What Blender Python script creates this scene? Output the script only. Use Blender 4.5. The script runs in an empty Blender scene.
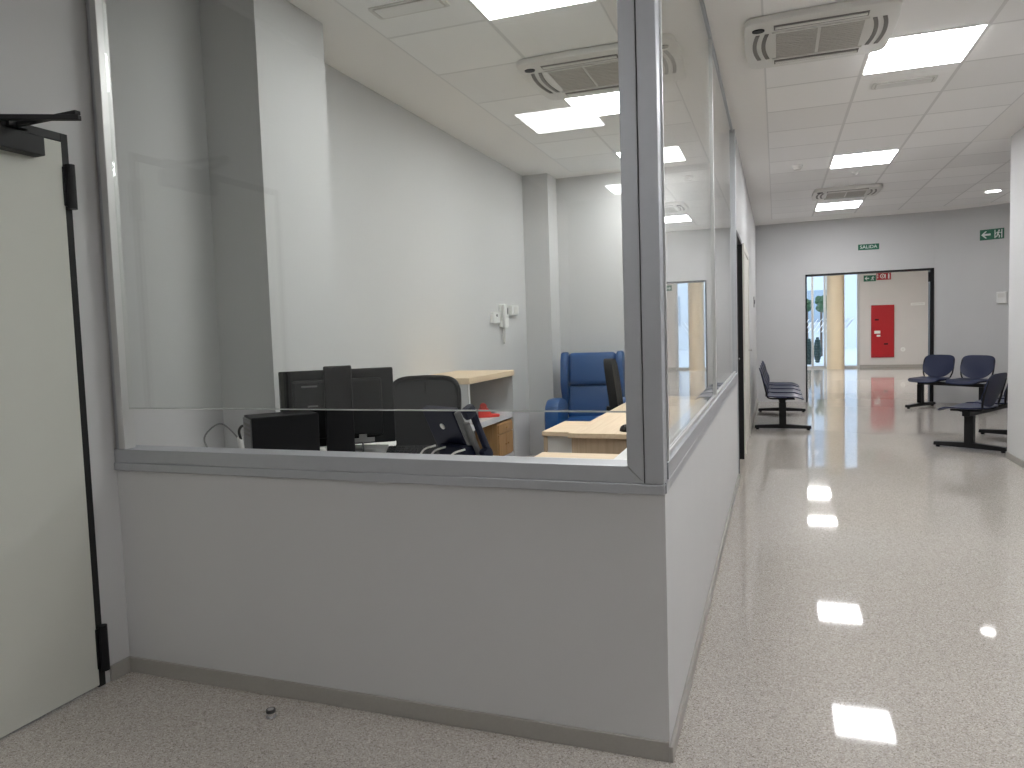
import bpy, bmesh, math, random
from mathutils import Vector, Matrix, Euler
random.seed(7)
PI = math.pi
scene = bpy.context.scene
COL = scene.collection

# ------------------------------------------------------------------ camera (fitted to the photograph)
cam_d = bpy.data.cameras.new('camera')
cam = bpy.data.objects.new('camera', cam_d)
COL.objects.link(cam)
F_PX, CY = 731.1, 378.87
yaw, pit, roll = -0.3486, -0.066, -0.0323
c, s, ct, st = math.cos(yaw), math.sin(yaw), math.cos(pit), math.sin(pit)
fw = Vector((s*ct, c*ct, st)); rt = Vector((c, -s, 0)); up = rt.cross(fw)
cr, sr = math.cos(roll), math.sin(roll)
rt, up = cr*rt + sr*up, -sr*rt + cr*up
CAM = Vector((0.3228, -2.2133, 1.35))
M = Matrix.Identity(4)
for i in range(3):
    M[i][0], M[i][1], M[i][2], M[i][3] = rt[i], up[i], -fw[i], CAM[i]
cam.matrix_world = M
cam_d.sensor_width = 36.0
cam_d.lens = F_PX*36/1024
cam_d.shift_y = (CY-384)/1024
cam_d.clip_start = 0.05
cam_d.clip_end = 300
scene.camera = cam
vs = scene.view_settings
vs.view_transform = 'Standard'; vs.look = 'None'; vs.gamma = 1.0; vs.use_curve_mapping = False
vs.exposure = 0.22

# ------------------------------------------------------------------ materials
def sock(b, names, v):
    for n in names:
        if n in b.inputs:
            b.inputs[n].default_value = v
            return
MATS = {}
def mat(name, col, rough=0.5, metal=0.0, spec=0.5, noise=0.0, nscale=20.0, bump=0.0, bscale=200.0, coat=0.0):
    m = bpy.data.materials.new(name); m.use_nodes = True
    nt = m.node_tree; b = nt.nodes['Principled BSDF']
    b.inputs['Base Color'].default_value = (*col, 1)
    b.inputs['Roughness'].default_value = rough
    b.inputs['Metallic'].default_value = metal
    sock(b, ['Specular IOR Level'], spec)
    sock(b, ['Coat Weight'], coat)
    tc = nt.nodes.new('ShaderNodeTexCoord')
    if noise:
        n = nt.nodes.new('ShaderNodeTexNoise'); n.inputs['Scale'].default_value = nscale; n.inputs['Detail'].default_value = 4
        nt.links.new(tc.outputs['Object'], n.inputs['Vector'])
        r = nt.nodes.new('ShaderNodeMix'); r.data_type = 'RGBA'
        r.inputs[6].default_value = (*[x*(1-noise) for x in col], 1)
        r.inputs[7].default_value = (*[min(1, x*(1+noise)) for x in col], 1)
        nt.links.new(n.outputs['Fac'], r.inputs[0]); nt.links.new(r.outputs[2], b.inputs['Base Color'])
    if bump:
        n2 = nt.nodes.new('ShaderNodeTexNoise'); n2.inputs['Scale'].default_value = bscale; n2.inputs['Detail'].default_value = 3
        nt.links.new(tc.outputs['Object'], n2.inputs['Vector'])
        bp = nt.nodes.new('ShaderNodeBump'); bp.inputs['Strength'].default_value = bump; bp.inputs['Distance'].default_value = 0.002
        nt.links.new(n2.outputs['Fac'], bp.inputs['Height']); nt.links.new(bp.outputs['Normal'], b.inputs['Normal'])
    MATS[name] = m
    return m

def emis(name, col, strength):
    m = bpy.data.materials.new(name); m.use_nodes = True
    nt = m.node_tree; nt.nodes.clear()
    o = nt.nodes.new('ShaderNodeOutputMaterial'); e = nt.nodes.new('ShaderNodeEmission')
    e.inputs['Color'].default_value = (*col, 1); e.inputs['Strength'].default_value = strength
    nt.links.new(e.outputs[0], o.inputs[0]); MATS[name] = m
    return m

def glass(name, tint):
    m = bpy.data.materials.new(name); m.use_nodes = True
    nt = m.node_tree; nt.nodes.clear()
    o = nt.nodes.new('ShaderNodeOutputMaterial')
    t = nt.nodes.new('ShaderNodeBsdfTransparent'); t.inputs['Color'].default_value = (*tint, 1)
    g = nt.nodes.new('ShaderNodeBsdfGlossy'); g.inputs['Roughness'].default_value = 0.0
    g.inputs['Color'].default_value = (1, 1, 1, 1)
    geo = nt.nodes.new('ShaderNodeNewGeometry')
    mr = nt.nodes.new('ShaderNodeMapRange')           # same reflectance from both sides of each face
    mr.inputs['To Min'].default_value = 1.5; mr.inputs['To Max'].default_value = 1/1.5
    nt.links.new(geo.outputs['Backfacing'], mr.inputs['Value'])
    fr = nt.nodes.new('ShaderNodeFresnel'); nt.links.new(mr.outputs['Result'], fr.inputs['IOR'])
    mx = nt.nodes.new('ShaderNodeMixShader')
    nt.links.new(fr.outputs[0], mx.inputs[0]); nt.links.new(t.outputs[0], mx.inputs[1]); nt.links.new(g.outputs[0], mx.inputs[2])
    nt.links.new(mx.outputs[0], o.inputs[0]); MATS[name] = m
    return m

def terrazzo(name):
    m = bpy.data.materials.new(name); m.use_nodes = True
    nt = m.node_tree; b = nt.nodes['Principled BSDF']; L = nt.links
    tc = nt.nodes.new('ShaderNodeTexCoord')
    v = nt.nodes.new('ShaderNodeTexVoronoi'); v.inputs['Scale'].default_value = 270
    L.new(tc.outputs['Object'], v.inputs['Vector'])
    sep = nt.nodes.new('ShaderNodeSeparateColor'); L.new(v.outputs['Color'], sep.inputs[0])
    ramp = nt.nodes.new('ShaderNodeValToRGB'); ramp.color_ramp.interpolation = 'CONSTANT'
    e = ramp.color_ramp.elements
    e[0].position = 0; e[0].color = (0.27, 0.24, 0.21, 1)
    e[1].position = 0.10; e[1].color = (0.39, 0.35, 0.315, 1)
    for p, cc in ((0.26, (0.44, 0.405, 0.37)), (0.62, (0.485, 0.45, 0.41)), (0.86, (0.59, 0.555, 0.51))):
        x = e.new(p); x.color = (*cc, 1)
    L.new(sep.outputs[0], ramp.inputs[0])
    n = nt.nodes.new('ShaderNodeTexNoise'); n.inputs['Scale'].default_value = 1.1; n.inputs['Detail'].default_value = 5
    L.new(tc.outputs['Object'], n.inputs['Vector'])
    mr = nt.nodes.new('ShaderNodeMapRange'); mr.inputs['To Min'].default_value = 0.93; mr.inputs['To Max'].default_value = 1.05
    L.new(n.outputs['Fac'], mr.inputs['Value'])
    mul = nt.nodes.new('ShaderNodeVectorMath'); mul.operation = 'SCALE'
    L.new(ramp.outputs[0], mul.inputs[0]); L.new(mr.outputs['Result'], mul.inputs['Scale'])
    L.new(mul.outputs[0], b.inputs['Base Color'])
    b.inputs['Roughness'].default_value = 0.045
    sock(b, ['Specular IOR Level'], 0.22)
    MATS[name] = m

def tiles(name, x0, px, y0, py, col, line):
    m = bpy.data.materials.new(name); m.use_nodes = True
    nt = m.node_tree; b = nt.nodes['Principled BSDF']; L = nt.links
    tc = nt.nodes.new('ShaderNodeTexCoord'); sx = nt.nodes.new('ShaderNodeSeparateXYZ'); L.new(tc.outputs['Object'], sx.inputs[0])
    def math_(op, a, bv=None, cv=None):
        q = nt.nodes.new('ShaderNodeMath'); q.operation = op
        for k, w in enumerate((a, bv, cv)):
            if w is None: continue
            if isinstance(w, (int, float)): q.inputs[k].default_value = w
            else: L.new(w, q.inputs[k])
        return q.outputs[0]
    def dist(axis, o, p):
        t = math_('DIVIDE', math_('SUBTRACT', sx.outputs[axis], o), p)
        f = math_('FRACT', t)
        d = math_('MINIMUM', f, math_('SUBTRACT', 1.0, f))
        return math_('MULTIPLY', d, p), math_('FLOOR', t)
    dx, ix = dist(0, x0, px); dy, iy = dist(1, y0, py)
    d = math_('MINIMUM', dx, dy)
    k = nt.nodes.new('ShaderNodeMapRange'); k.inputs['From Min'].default_value = 0.009; k.inputs['From Max'].default_value = 0.013
    L.new(d, k.inputs['Value'])
    cmb = nt.nodes.new('ShaderNodeCombineXYZ'); L.new(ix, cmb.inputs[0]); L.new(iy, cmb.inputs[1])
    wn = nt.nodes.new('ShaderNodeTexWhiteNoise'); wn.noise_dimensions = '2D'; L.new(cmb.outputs[0], wn.inputs['Vector'])
    mr = nt.nodes.new('ShaderNodeMapRange'); mr.inputs['To Min'].default_value = 0.95; mr.inputs['To Max'].default_value = 1.03
    L.new(wn.outputs['Value'], mr.inputs['Value'])
    sc = nt.nodes.new('ShaderNodeVectorMath'); sc.operation = 'SCALE'; sc.inputs[0].default_value = col
    L.new(mr.outputs['Result'], sc.inputs['Scale'])
    mx = nt.nodes.new('ShaderNodeMix'); mx.data_type = 'RGBA'; mx.inputs[6].default_value = (*line, 1)  # shade along the white T-bars is put into the darker line colour
    L.new(k.outputs['Result'], mx.inputs[0]); L.new(sc.outputs[0], mx.inputs[7]); L.new(mx.outputs[2], b.inputs['Base Color'])
    b.inputs['Roughness'].default_value = 0.8
    sock(b, ['Specular IOR Level'], 0.2)
    n2 = nt.nodes.new('ShaderNodeTexNoise'); n2.inputs['Scale'].default_value = 150
    L.new(tc.outputs['Object'], n2.inputs['Vector'])
    bp = nt.nodes.new('ShaderNodeBump'); bp.inputs['Strength'].default_value = 0.15; bp.inputs['Distance'].default_value = 0.001
    L.new(n2.outputs['Fac'], bp.inputs['Height']); L.new(bp.outputs['Normal'], b.inputs['Normal'])
    MATS[name] = m

def wood(name, a, bcol, axis=0, scale=6.0):
    m = bpy.data.materials.new(name); m.use_nodes = True
    nt = m.node_tree; b = nt.nodes['Principled BSDF']; L = nt.links
    tc = nt.nodes.new('ShaderNodeTexCoord'); mp = nt.nodes.new('ShaderNodeMapping')
    sc = [scale*6]*3; sc[axis] = scale*0.25
    mp.inputs['Scale'].default_value = sc
    L.new(tc.outputs['Object'], mp.inputs[0])
    n = nt.nodes.new('ShaderNodeTexNoise'); n.inputs['Scale'].default_value = 1.6; n.inputs['Detail'].default_value = 6; n.inputs['Roughness'].default_value = 0.6
    L.new(mp.outputs[0], n.inputs['Vector'])
    r = nt.nodes.new('ShaderNodeValToRGB'); r.color_ramp.elements[0].position = 0.3; r.color_ramp.elements[0].color = (*bcol, 1)
    r.color_ramp.elements[1].position = 0.7; r.color_ramp.elements[1].color = (*a, 1)
    L.new(n.outputs['Fac'], r.inputs[0]); L.new(r.outputs[0], b.inputs['Base Color'])
    b.inputs['Roughness'].default_value = 0.5
    MATS[name] = m

WALL = (0.60, 0.60, 0.60)
mat('wall_paint', WALL, 0.7, spec=0.25, noise=0.02, nscale=3, bump=0.12, bscale=260)
mat('hall_paint', (0.64, 0.62, 0.60), 0.7, spec=0.25, noise=0.02, nscale=3, bump=0.1, bscale=260)
mat('cream_paint', (0.72, 0.60, 0.43), 0.6, spec=0.3, noise=0.03, nscale=4)
mat('plaster', (0.90, 0.885, 0.865), 0.85, spec=0.15, noise=0.015, nscale=2, bump=0.08, bscale=120)
tiles('corridor_tiles', 0.26, 0.6, 3.33, 0.633, (0.92, 0.91, 0.90), (0.74, 0.73, 0.72))
tiles('office_tiles', -1.69, 0.6, 1.475, 0.64, (0.92, 0.92, 0.91), (0.76, 0.76, 0.75))
terrazzo('terrazzo')
mat('skirting', (0.36, 0.345, 0.315), 0.35, noise=0.06, nscale=120)
mat('aluminium', (0.46, 0.475, 0.50), 0.42, metal=0.5, noise=0.03, nscale=40)
mat('bright_aluminium', (0.62, 0.62, 0.61), 0.42, metal=0.6)
mat('gasket', (0.03, 0.03, 0.03), 0.6)
glass('clear_glass', (0.945, 0.958, 0.95))
mat('glass_edge', (0.5, 0.53, 0.51), 0.2)
mat('door_leaf', (0.60, 0.605, 0.55), 0.45, spec=0.4, noise=0.02, nscale=5)
mat('pale_door', (0.66, 0.64, 0.59), 0.45)
mat('black_metal', (0.009, 0.009, 0.010), 0.45, spec=0.3)
mat('dark_frame', (0.018, 0.018, 0.018), 0.5, spec=0.3)
mat('closer_grey', (0.02, 0.02, 0.021), 0.5, spec=0.3)
mat('navy_plastic', (0.010, 0.017, 0.056), 0.42, spec=0.45, noise=0.08, nscale=30)
mat('black_plastic', (0.005, 0.005, 0.006), 0.45, spec=0.25)
mat('charcoal_plastic', (0.009, 0.010, 0.0105), 0.5, spec=0.25)
mat('grey_plastic', (0.17, 0.17, 0.17), 0.45)
mat('phone_navy', (0.005, 0.007, 0.022), 0.5, spec=0.3)
mat('white_plastic', (0.80, 0.80, 0.78), 0.4)
mat('light_plastic', (0.72, 0.71, 0.68), 0.45)
mat('grille', (0.50, 0.48, 0.45), 0.6, noise=0.3, nscale=260)
mat('slot_dark', (0.20, 0.19, 0.18), 0.6)
mat('blue_vinyl', (0.013, 0.068, 0.205), 0.42, spec=0.45, noise=0.10, nscale=12, bump=0.25, bscale=320)
mat('black_mesh', (0.026, 0.027, 0.028), 0.8, noise=0.4, nscale=400)
mat('black_fabric', (0.007, 0.007, 0.0075), 0.85, spec=0.2, bump=0.3, bscale=500)
mat('white_laminate', (0.78, 0.78, 0.76), 0.35)
mat('grey_laminate', (0.26, 0.26, 0.26), 0.45)
mat('shelf_grey', (0.55, 0.56, 0.57), 0.4)
wood('beech', (0.80, 0.65, 0.46), (0.70, 0.54, 0.36), 0)
wood('beech_long', (0.80, 0.65, 0.46), (0.70, 0.54, 0.36), 1)
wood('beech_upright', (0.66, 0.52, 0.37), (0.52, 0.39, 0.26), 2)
wood('brown_wood', (0.42, 0.25, 0.11), (0.30, 0.165, 0.065), 2, 8)
mat('red_enamel', (0.42, 0.006, 0.012), 0.35, spec=0.5)
mat('red_plastic', (0.70, 0.07, 0.055), 0.35)
mat('sign_green', (0.008, 0.12, 0.065), 0.45)
mat('sign_red', (0.36, 0.012, 0.02), 0.45)
mat('sign_white', (0.75, 0.80, 0.77), 0.5)
mat('pale_pink', (0.7, 0.5, 0.5), 0.5)
mat('foliage', (0.03, 0.075, 0.03), 0.8, noise=0.5, nscale=3)
mat('dark_conifer', (0.02, 0.045, 0.04), 0.8, noise=0.5, nscale=6)
mat('bark', (0.10, 0.07, 0.05), 0.9, noise=0.3, nscale=12)
mat('paving', (0.55, 0.56, 0.58), 0.9, noise=0.08, nscale=2)
mat('rear_wall', (0.40, 0.40, 0.395), 0.75, spec=0.2)
mat('facade', (0.62, 0.64, 0.66), 0.8, noise=0.05, nscale=2)
mat('window_dark', (0.30, 0.36, 0.42), 0.15)
mat('cable_black', (0.012, 0.012, 0.012), 0.5)
mat('chrome', (0.75, 0.75, 0.76), 0.2, metal=1.0)
mat('film', (0.9, 0.93, 0.96), 0.6)
emis('office_lamp_panel', (0.985, 0.985, 0.975), 18.0)
emis('hall_lamp_panel', (0.99, 0.985, 0.97), 55.0)
emis('lobby_lamp_panel', (0.975, 0.98, 1.0), 17.0)
emis('lamp_panel', (0.975, 0.98, 1.0), 29.0)
emis('downlight_glow', (1.0, 0.99, 0.97), 28.0)

# ------------------------------------------------------------------ mesh builder
class MB:
    def __init__(s): s.bm = bmesh.new()
    def merge(s, b2, mtx=None):
        if mtx is not None: bmesh.ops.transform(b2, matrix=mtx, verts=b2.verts)
        me = bpy.data.meshes.new('tmp'); b2.to_mesh(me); b2.free()
        s.bm.from_mesh(me); bpy.data.meshes.remove(me); return s
    def box(s, x0, x1, y0, y1, z0, z1, bev=0.0, seg=2, mtx=None):
        b = bmesh.new()
        v = [b.verts.new((x, y, z)) for x in (x0, x1) for y in (y0, y1) for z in (z0, z1)]
        for f in ((0,1,3,2),(4,6,7,5),(0,4,5,1),(2,3,7,6),(0,2,6,4),(1,5,7,3)): b.faces.new([v[i] for i in f])
        bmesh.ops.recalc_face_normals(b, faces=b.faces)
        if bev: bmesh.ops.bevel(b, geom=list(b.edges), offset=bev, segments=seg, affect='EDGES', profile=0.5)
        return s.merge(b, mtx)
    def cyl(s, p0, p1, r0, r1=None, n=16):
        p0, p1 = Vector(p0), Vector(p1); r1 = r0 if r1 is None else r1
        b = bmesh.new(); d = p1-p0
        bmesh.ops.create_cone(b, cap_ends=True, segments=n, radius1=r0, radius2=r1, depth=d.length)
        q = d.to_track_quat('Z', 'Y').to_matrix().to_4x4()
        return s.merge(b, Matrix.Translation((p0+p1)/2) @ q)
    def sphere(s, ce, r, sc=(1,1,1), n=16):
        b = bmesh.new(); bmesh.ops.create_uvsphere(b, u_segments=n, v_segments=max(6, n//2), radius=r)
        return s.merge(b, Matrix.Translation(ce) @ Matrix.Diagonal((*sc, 1)))
    def tube(s, pts, r, n=8, smooth=4):
        pts = [Vector(p) for p in pts]
        if smooth and len(pts) > 2:                     # Catmull-Rom
            out = []
            P = [pts[0]*2-pts[1]] + pts + [pts[-1]*2-pts[-2]]
            for i in range(1, len(P)-2):
                for k in range(smooth):
                    t = k/smooth; a, b_, c_, d = P[i-1], P[i], P[i+1], P[i+2]
                    out.append(0.5*((2*b_)+(c_-a)*t+(2*a-5*b_+4*c_-d)*t*t+(3*b_-a-3*c_+d)*t**3))
            out.append(pts[-1]); pts = out
        b = bmesh.new(); rings = []; up_ = None
        for i, p in enumerate(pts):
            d = (pts[min(i+1, len(pts)-1)]-pts[max(i-1, 0)]).normalized()
            if up_ is None:
                up_ = Vector((0, 0, 1)) if abs(d.z) < .9 else Vector((1, 0, 0))
            x = d.cross(up_).normalized(); up_ = x.cross(d).normalized()
            rings.append([b.verts.new(p + r*(math.cos(2*PI*k/n)*x+math.sin(2*PI*k/n)*up_)) for k in range(n)])
        for A, B in zip(rings, rings[1:]):
            for k in range(n): b.faces.new((A[k], A[(k+1) % n], B[(k+1) % n], B[k]))
        b.faces.new(rings[0][::-1]); b.faces.new(rings[-1])
        bmesh.ops.recalc_face_normals(b, faces=b.faces)
        return s.merge(b)
    def prism(s, poly, axis, a, b_, bev=0.0, mtx=None):
        # poly: 2D points in the two remaining axes (in xyz order)
        b = bmesh.new(); idx = 'xyz'.index(axis); o = [i for i in range(3) if i != idx]
        def mk(p, t):
            v = [0, 0, 0]; v[idx] = t; v[o[0]], v[o[1]] = p; return b.verts.new(v)
        A = [mk(p, a) for p in poly]; B = [mk(p, b_) for p in poly]
        b.faces.new(A); b.faces.new(B[::-1])
        for i in range(len(poly)): j = (i+1) % len(poly); b.faces.new((A[i], B[i], B[j], A[j]))
        bmesh.ops.recalc_face_normals(b, faces=b.faces)
        if bev: bmesh.ops.bevel(b, geom=[e for e in b.edges], offset=bev, segments=2, affect='EDGES', profile=0.5)
        return s.merge(b, mtx)
    def plate(s, hw, hh, ex, th, fn, rings=6, n=40):
        # rounded plate: superellipse outline mapped through fn(u, v, side)
        b = bmesh.new(); surf = []
        for side in (0, 1):
            cen = b.verts.new(fn(0, 0, side*th)); R = []
            for r in range(1, rings+1):
                q = []
                for k in range(n):
                    a = 2*PI*k/n; ca, sa = math.cos(a), math.sin(a)
                    u = hw*r/rings*math.copysign(abs(ca)**(2/ex), ca); v = hh*r/rings*math.copysign(abs(sa)**(2/ex), sa)
                    q.append(b.verts.new(fn(u, v, side*th)))
                R.append(q)
            for k in range(n):
                b.faces.new((cen, R[0][k], R[0][(k+1) % n]))
                for i in range(rings-1): b.faces.new((R[i][k], R[i+1][k], R[i+1][(k+1) % n], R[i][(k+1) % n]))
            surf.append(R[-1])
        for k in range(n): b.faces.new((surf[0][k], surf[1][k], surf[1][(k+1) % n], surf[0][(k+1) % n]))
        bmesh.ops.recalc_face_normals(b, faces=b.faces)
        return s.merge(b)
    def build(s, name, m, parent=None, loc=None, rz=0.0, smooth=False):
        me = bpy.data.meshes.new(name); s.bm.to_mesh(me); s.bm.free()
        me.materials.append(MATS[m])
        if smooth:
            for p in me.polygons: p.use_smooth = True
            me.set_sharp_from_angle(angle=math.radians(40))
        o = bpy.data.objects.new(name, me); COL.objects.link(o)
        if parent: o.parent = parent
        if loc is not None: o.location = loc
        o.rotation_euler.z = rz
        return o

def tag(o, label, cat, group=None):
    o['label'] = label; o['category'] = cat
    if group: o['group'] = group
    return o
def thing(name, label, cat, loc, rz=0.0, group=None):
    o = bpy.data.objects.new(name, None); COL.objects.link(o); o.empty_display_size = 0.1
    o.location = loc; o.rotation_euler.z = rz
    return tag(o, label, cat, group)
def struct(o, label=None):
    o['kind'] = 'structure'
    if label: o['label'] = label
    return o
def sempty(name, loc=(0, 0, 0), rz=0.0):
    o = bpy.data.objects.new(name, None); COL.objects.link(o); o.location = loc; o.rotation_euler.z = rz
    o['kind'] = 'structure'; return o
def dup(root, loc, rz=None, label=None, group=None):
    r = root.copy(); COL.objects.link(r); r.location = loc
    if rz is not None: r.rotation_euler.z = rz
    if label: r['label'] = label
    if group: r['group'] = group
    def rec(a, b):
        for ch in [q for q in root_children[a.name]]:
            cc = ch.copy(); COL.objects.link(cc); cc.parent = b; rec(ch, cc)
    root_children = {}
    def scan(o):
        root_children[o.name] = list(o.children)
        for q in o.children: scan(q)
    scan(root); rec(root, r)
    return r
def text_mesh(body, size, depth=0.001):
    cu = bpy.data.curves.new('lettering', 'FONT'); cu.body = body; cu.size = size; cu.extrude = depth
    cu.align_x = 'CENTER'; cu.align_y = 'CENTER'
    o = bpy.data.objects.new('lettering_source', cu); COL.objects.link(o)
    dg = bpy.context.evaluated_depsgraph_get()
    me = bpy.data.meshes.new_from_object(o.evaluated_get(dg))
    bpy.data.objects.remove(o); bpy.data.curves.remove(cu)
    return me

H = 2.979        # ceiling
W = 2.2          # left wall plane x = -W
# ================================================================== SETTING
struct(MB().box(-3.2, 7.2, -7.2, 20.75, -0.15, 0).build('floor', 'terrazzo'))
# ceiling: plaster slab pieces and lay-in tile fields (same underside height)
def slab(x0, x1, y0, y1, name, m): return struct(MB().box(x0, x1, y0, y1, H, H+0.12).build(name, m))
slab(-W-0.2, -1.69, 0.05, 5.75, 'ceiling', 'plaster')
slab(-1.69, -0.49, 0.05, 0.195, 'ceiling', 'plaster')
slab(-1.69, -0.49, 5.315, 5.75, 'ceiling', 'plaster')
slab(-0.49, -0.04, 0.05, 5.75, 'ceiling', 'plaster')
slab(-1.69, -0.49, 0.195, 5.315, 'ceiling', 'office_tiles')
slab(-0.04, 0.26, -0.2, 11.2, 'ceiling', 'plaster')
slab(0.26, 2.06, -0.2, 10.293, 'ceiling', 'corridor_tiles')
slab(2.06, 2.56, -0.2, 5.862, 'ceiling', 'plaster')
slab(2.06, 5.2, 5.862, 10.293, 'ceiling', 'corridor_tiles')
slab(0.26, 5.2, 10.293, 11.2, 'ceiling', 'plaster')
slab(-W-0.2, 2.56, -7.0, -0.2, 'ceiling', 'corridor_tiles')
slab(-W-0.2, -0.04, -0.2, 0.05, 'ceiling', 'plaster')
slab(-3.2, 7.2, 11.2, 20.7, 'ceiling', 'plaster')
# left wall (door wall of the lobby, outer wall of the office)
w = MB().box(-W-0.2, -W, -0.122, 5.75, 0, H).box(-W-0.2, -W, -7.0, -1.09, 0, H).box(-W-0.2, -W, -1.09, -0.122, 2.143, H)
struct(w.build('wall_left', 'wall_paint'))
struct(MB().box(-W, -0.02, 5.56, 5.75, 0, H).build('wall_back', 'wall_paint'))
struct(MB().box(-W, -1.893, 0.62, 1.165, 0, H).build('wall_near_pillar', 'wall_paint'))
struct(MB().box(-W, -1.92, 5.235, 5.56, 0, H).build('wall_corner_pillar', 'wall_paint'))
# low walls under the glazing
struct(MB().box(-W, 0, 0, 0.1, 0, 0.838).build('wall_front', 'wall_paint'))
struct(MB().box(-0.1, 0, 0.1, 4.34, 0, 0.838).build('wall_side', 'wall_paint'))
# corridor wall beyond the office door
struct(MB().box(-0.12, 0, 5.37, 11.2, 0, H).box(-0.12, 0, 4.42, 5.37, 2.15, H).build('wall_corridor', 'wall_paint'))
# right wall and the recess behind it
struct(MB().box(2.36, 2.56, -7.0, 5.80, 0, H).build('wall_right', 'wall_paint'))
struct(MB().box(2.56, 5.2, 5.6, 5.80, 0, H).build('wall_recess', 'wall_paint'))
struct(MB().box(-W-0.2, 2.56, -7.2, -7.0, 0, H).build('wall_rear', 'rear_wall'))
# far wall, gently curving towards the recess, with the wide opening
FW = [(0.0, 10.92), (0.775, 10.88), (2.635, 10.82), (2.9, 10.785), (3.2, 10.68), (3.5, 10.51), (3.8, 10.26), (4.1, 9.9), (4.35, 9.4), (4.5, 8.8), (4.6, 8.0), (4.6, 5.6)]
def wall_poly(pts, t, z0, z1, name, m):
    mb = MB(); b = mb.bm; ring = []
    for i, p in enumerate(pts):
        a = Vector(pts[max(i-1, 0)]); c_ = Vector(pts[min(i+1, len(pts)-1)]); d = (c_-a).normalized()
        nrm = Vector((-d.y, d.x)); q = Vector(p)+nrm*t
        ring.append([b.verts.new((p[0], p[1], z0)), b.verts.new((p[0], p[1], z1)), b.verts.new((q.x, q.y, z1)), b.verts.new((q.x, q.y, z0))])
    for A, B in zip(ring, ring[1:]):
        for k in range(4): b.faces.new((A[k], A[(k+1) % 4], B[(k+1) % 4], B[k]))
    b.faces.new(ring[0]); b.faces.new(ring[-1][::-1])
    bmesh.ops.recalc_face_normals(b, faces=b.faces)
    return struct(mb.build(name, m))
wall_poly(FW[:2], 0.15, 0, H, 'wall_far', 'wall_paint')
wall_poly(FW[1:3], 0.15, 2.1, H, 'wall_far', 'wall_paint')
o = wall_poly([FW[2]] + [tuple(Vector(FW[i]).lerp(Vector(FW[i+1]), t)) for i in range(2, len(FW)-1) for t in ((0.5, 1.0) if i < 9 else (1.0,))], 0.15, 0, H, 'wall_far', 'wall_paint')
for p in o.data.polygons: p.use_smooth = True
o.data.set_sharp_from_angle(angle=math.radians(35))
# hall beyond
struct(MB().box(2.5, 7.0, 20.3, 20.5, 0, H).build('wall_hall', 'hall_paint'))
struct(MB().box(7.0, 7.2, 11.2, 20.5, 0, H).build('wall_hall_right', 'hall_paint'))
struct(MB().box(-3.2, -3.0, 11.2, 20.5, 0, H).build('wall_hall_left', 'hall_paint'))
struct(MB().box(-3.0, -0.12, 11.05, 11.2, 0, H).build('wall_hall_near', 'hall_paint'))
struct(MB().box(4.6, 7.0, 11.05, 11.2, 0, H).box(2.75, 4.6, 11.0, 11.2, 0, H).build('wall_hall_near', 'hall_paint'))
# baseboards
def bb(name, *b): struct(MB().box(*b, bev=0.002, seg=1).build(name, 'skirting'))
bb('baseboard_front', -W+0.012, 0.0, -0.012, 0, 0, 0.062)
bb('baseboard_side', 0.0, 0.012, -0.012, 4.34, 0, 0.05)
bb('baseboard_left', -W, -W+0.012, -0.1, 0, 0, 0.062)
bb('baseboard_right', 2.348, 2.36, -7.0, 5.80, 0, 0.062)
bb('baseboard_corridor', 0.0, 0.012, 7.05, 10.9, 0, 0.062)
bb('baseboard_hall', 2.5, 7.0, 20.285, 20.3, 0, 0.075)

# ------------------------------------------------------------------ glazing of the reception (front)
w1 = sempty('window_1')
f = MB()
f.box(-W, -0.0, -0.014, 0.105, 0.838, 0.870, bev=0.003)                      # lower sill profile
f.build('lower_sill', 'aluminium', w1)
f = MB().prism([(-W+0.002, 0.870), (-0.058, 0.870), (-0.112, 0.924), (-W+0.002, 0.924)], 'y', -0.010, 0.095, bev=0.0025)
f.build('upper_sill', 'aluminium', w1)
f = MB().prism([(-0.112, 0.9275), (-0.0605, 0.8715), (-0.0605, H), (-0.112, H)], 'y', -0.010, 0.05, bev=0.0025)
f.build('jamb', 'aluminium', w1)
f = MB().box(-0.058, 0.0, -0.012, 0.058, 0.871, H, bev=0.003)
f.build('corner_post', 'aluminium', w1)
f = MB().box(-0.0605, -0.0575, -0.009, 0.04, 0.872, H); f.build('joint', 'gasket', w1)
f = MB().box(-W+0.001, -W+0.030, 0.002, 0.07, 0.925, H, bev=0.002); f.build('wall_channel', 'aluminium', w1)
f = MB().box(-W+0.031, -W+0.064, -0.012, 0.042, 0.925, H, bev=0.003); f.build('jamb', 'bright_aluminium', w1)
f = MB().box(-W+0.065, -0.112, 0.005, 0.045, H-0.03, H); f.build('head_channel', 'aluminium', w1)
p = MB().box(-W+0.065, -0.113, 0.018, 0.028, 1.090, H-0.03).build('pane', 'clear_glass', w1)
MB().box(-W+0.065, -0.113, 0.0175, 0.0285, 1.0855, 1.0895).build('polished_edge', 'glass_edge', p)['label'] = 'pale polished bottom edge of the pane'

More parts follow.
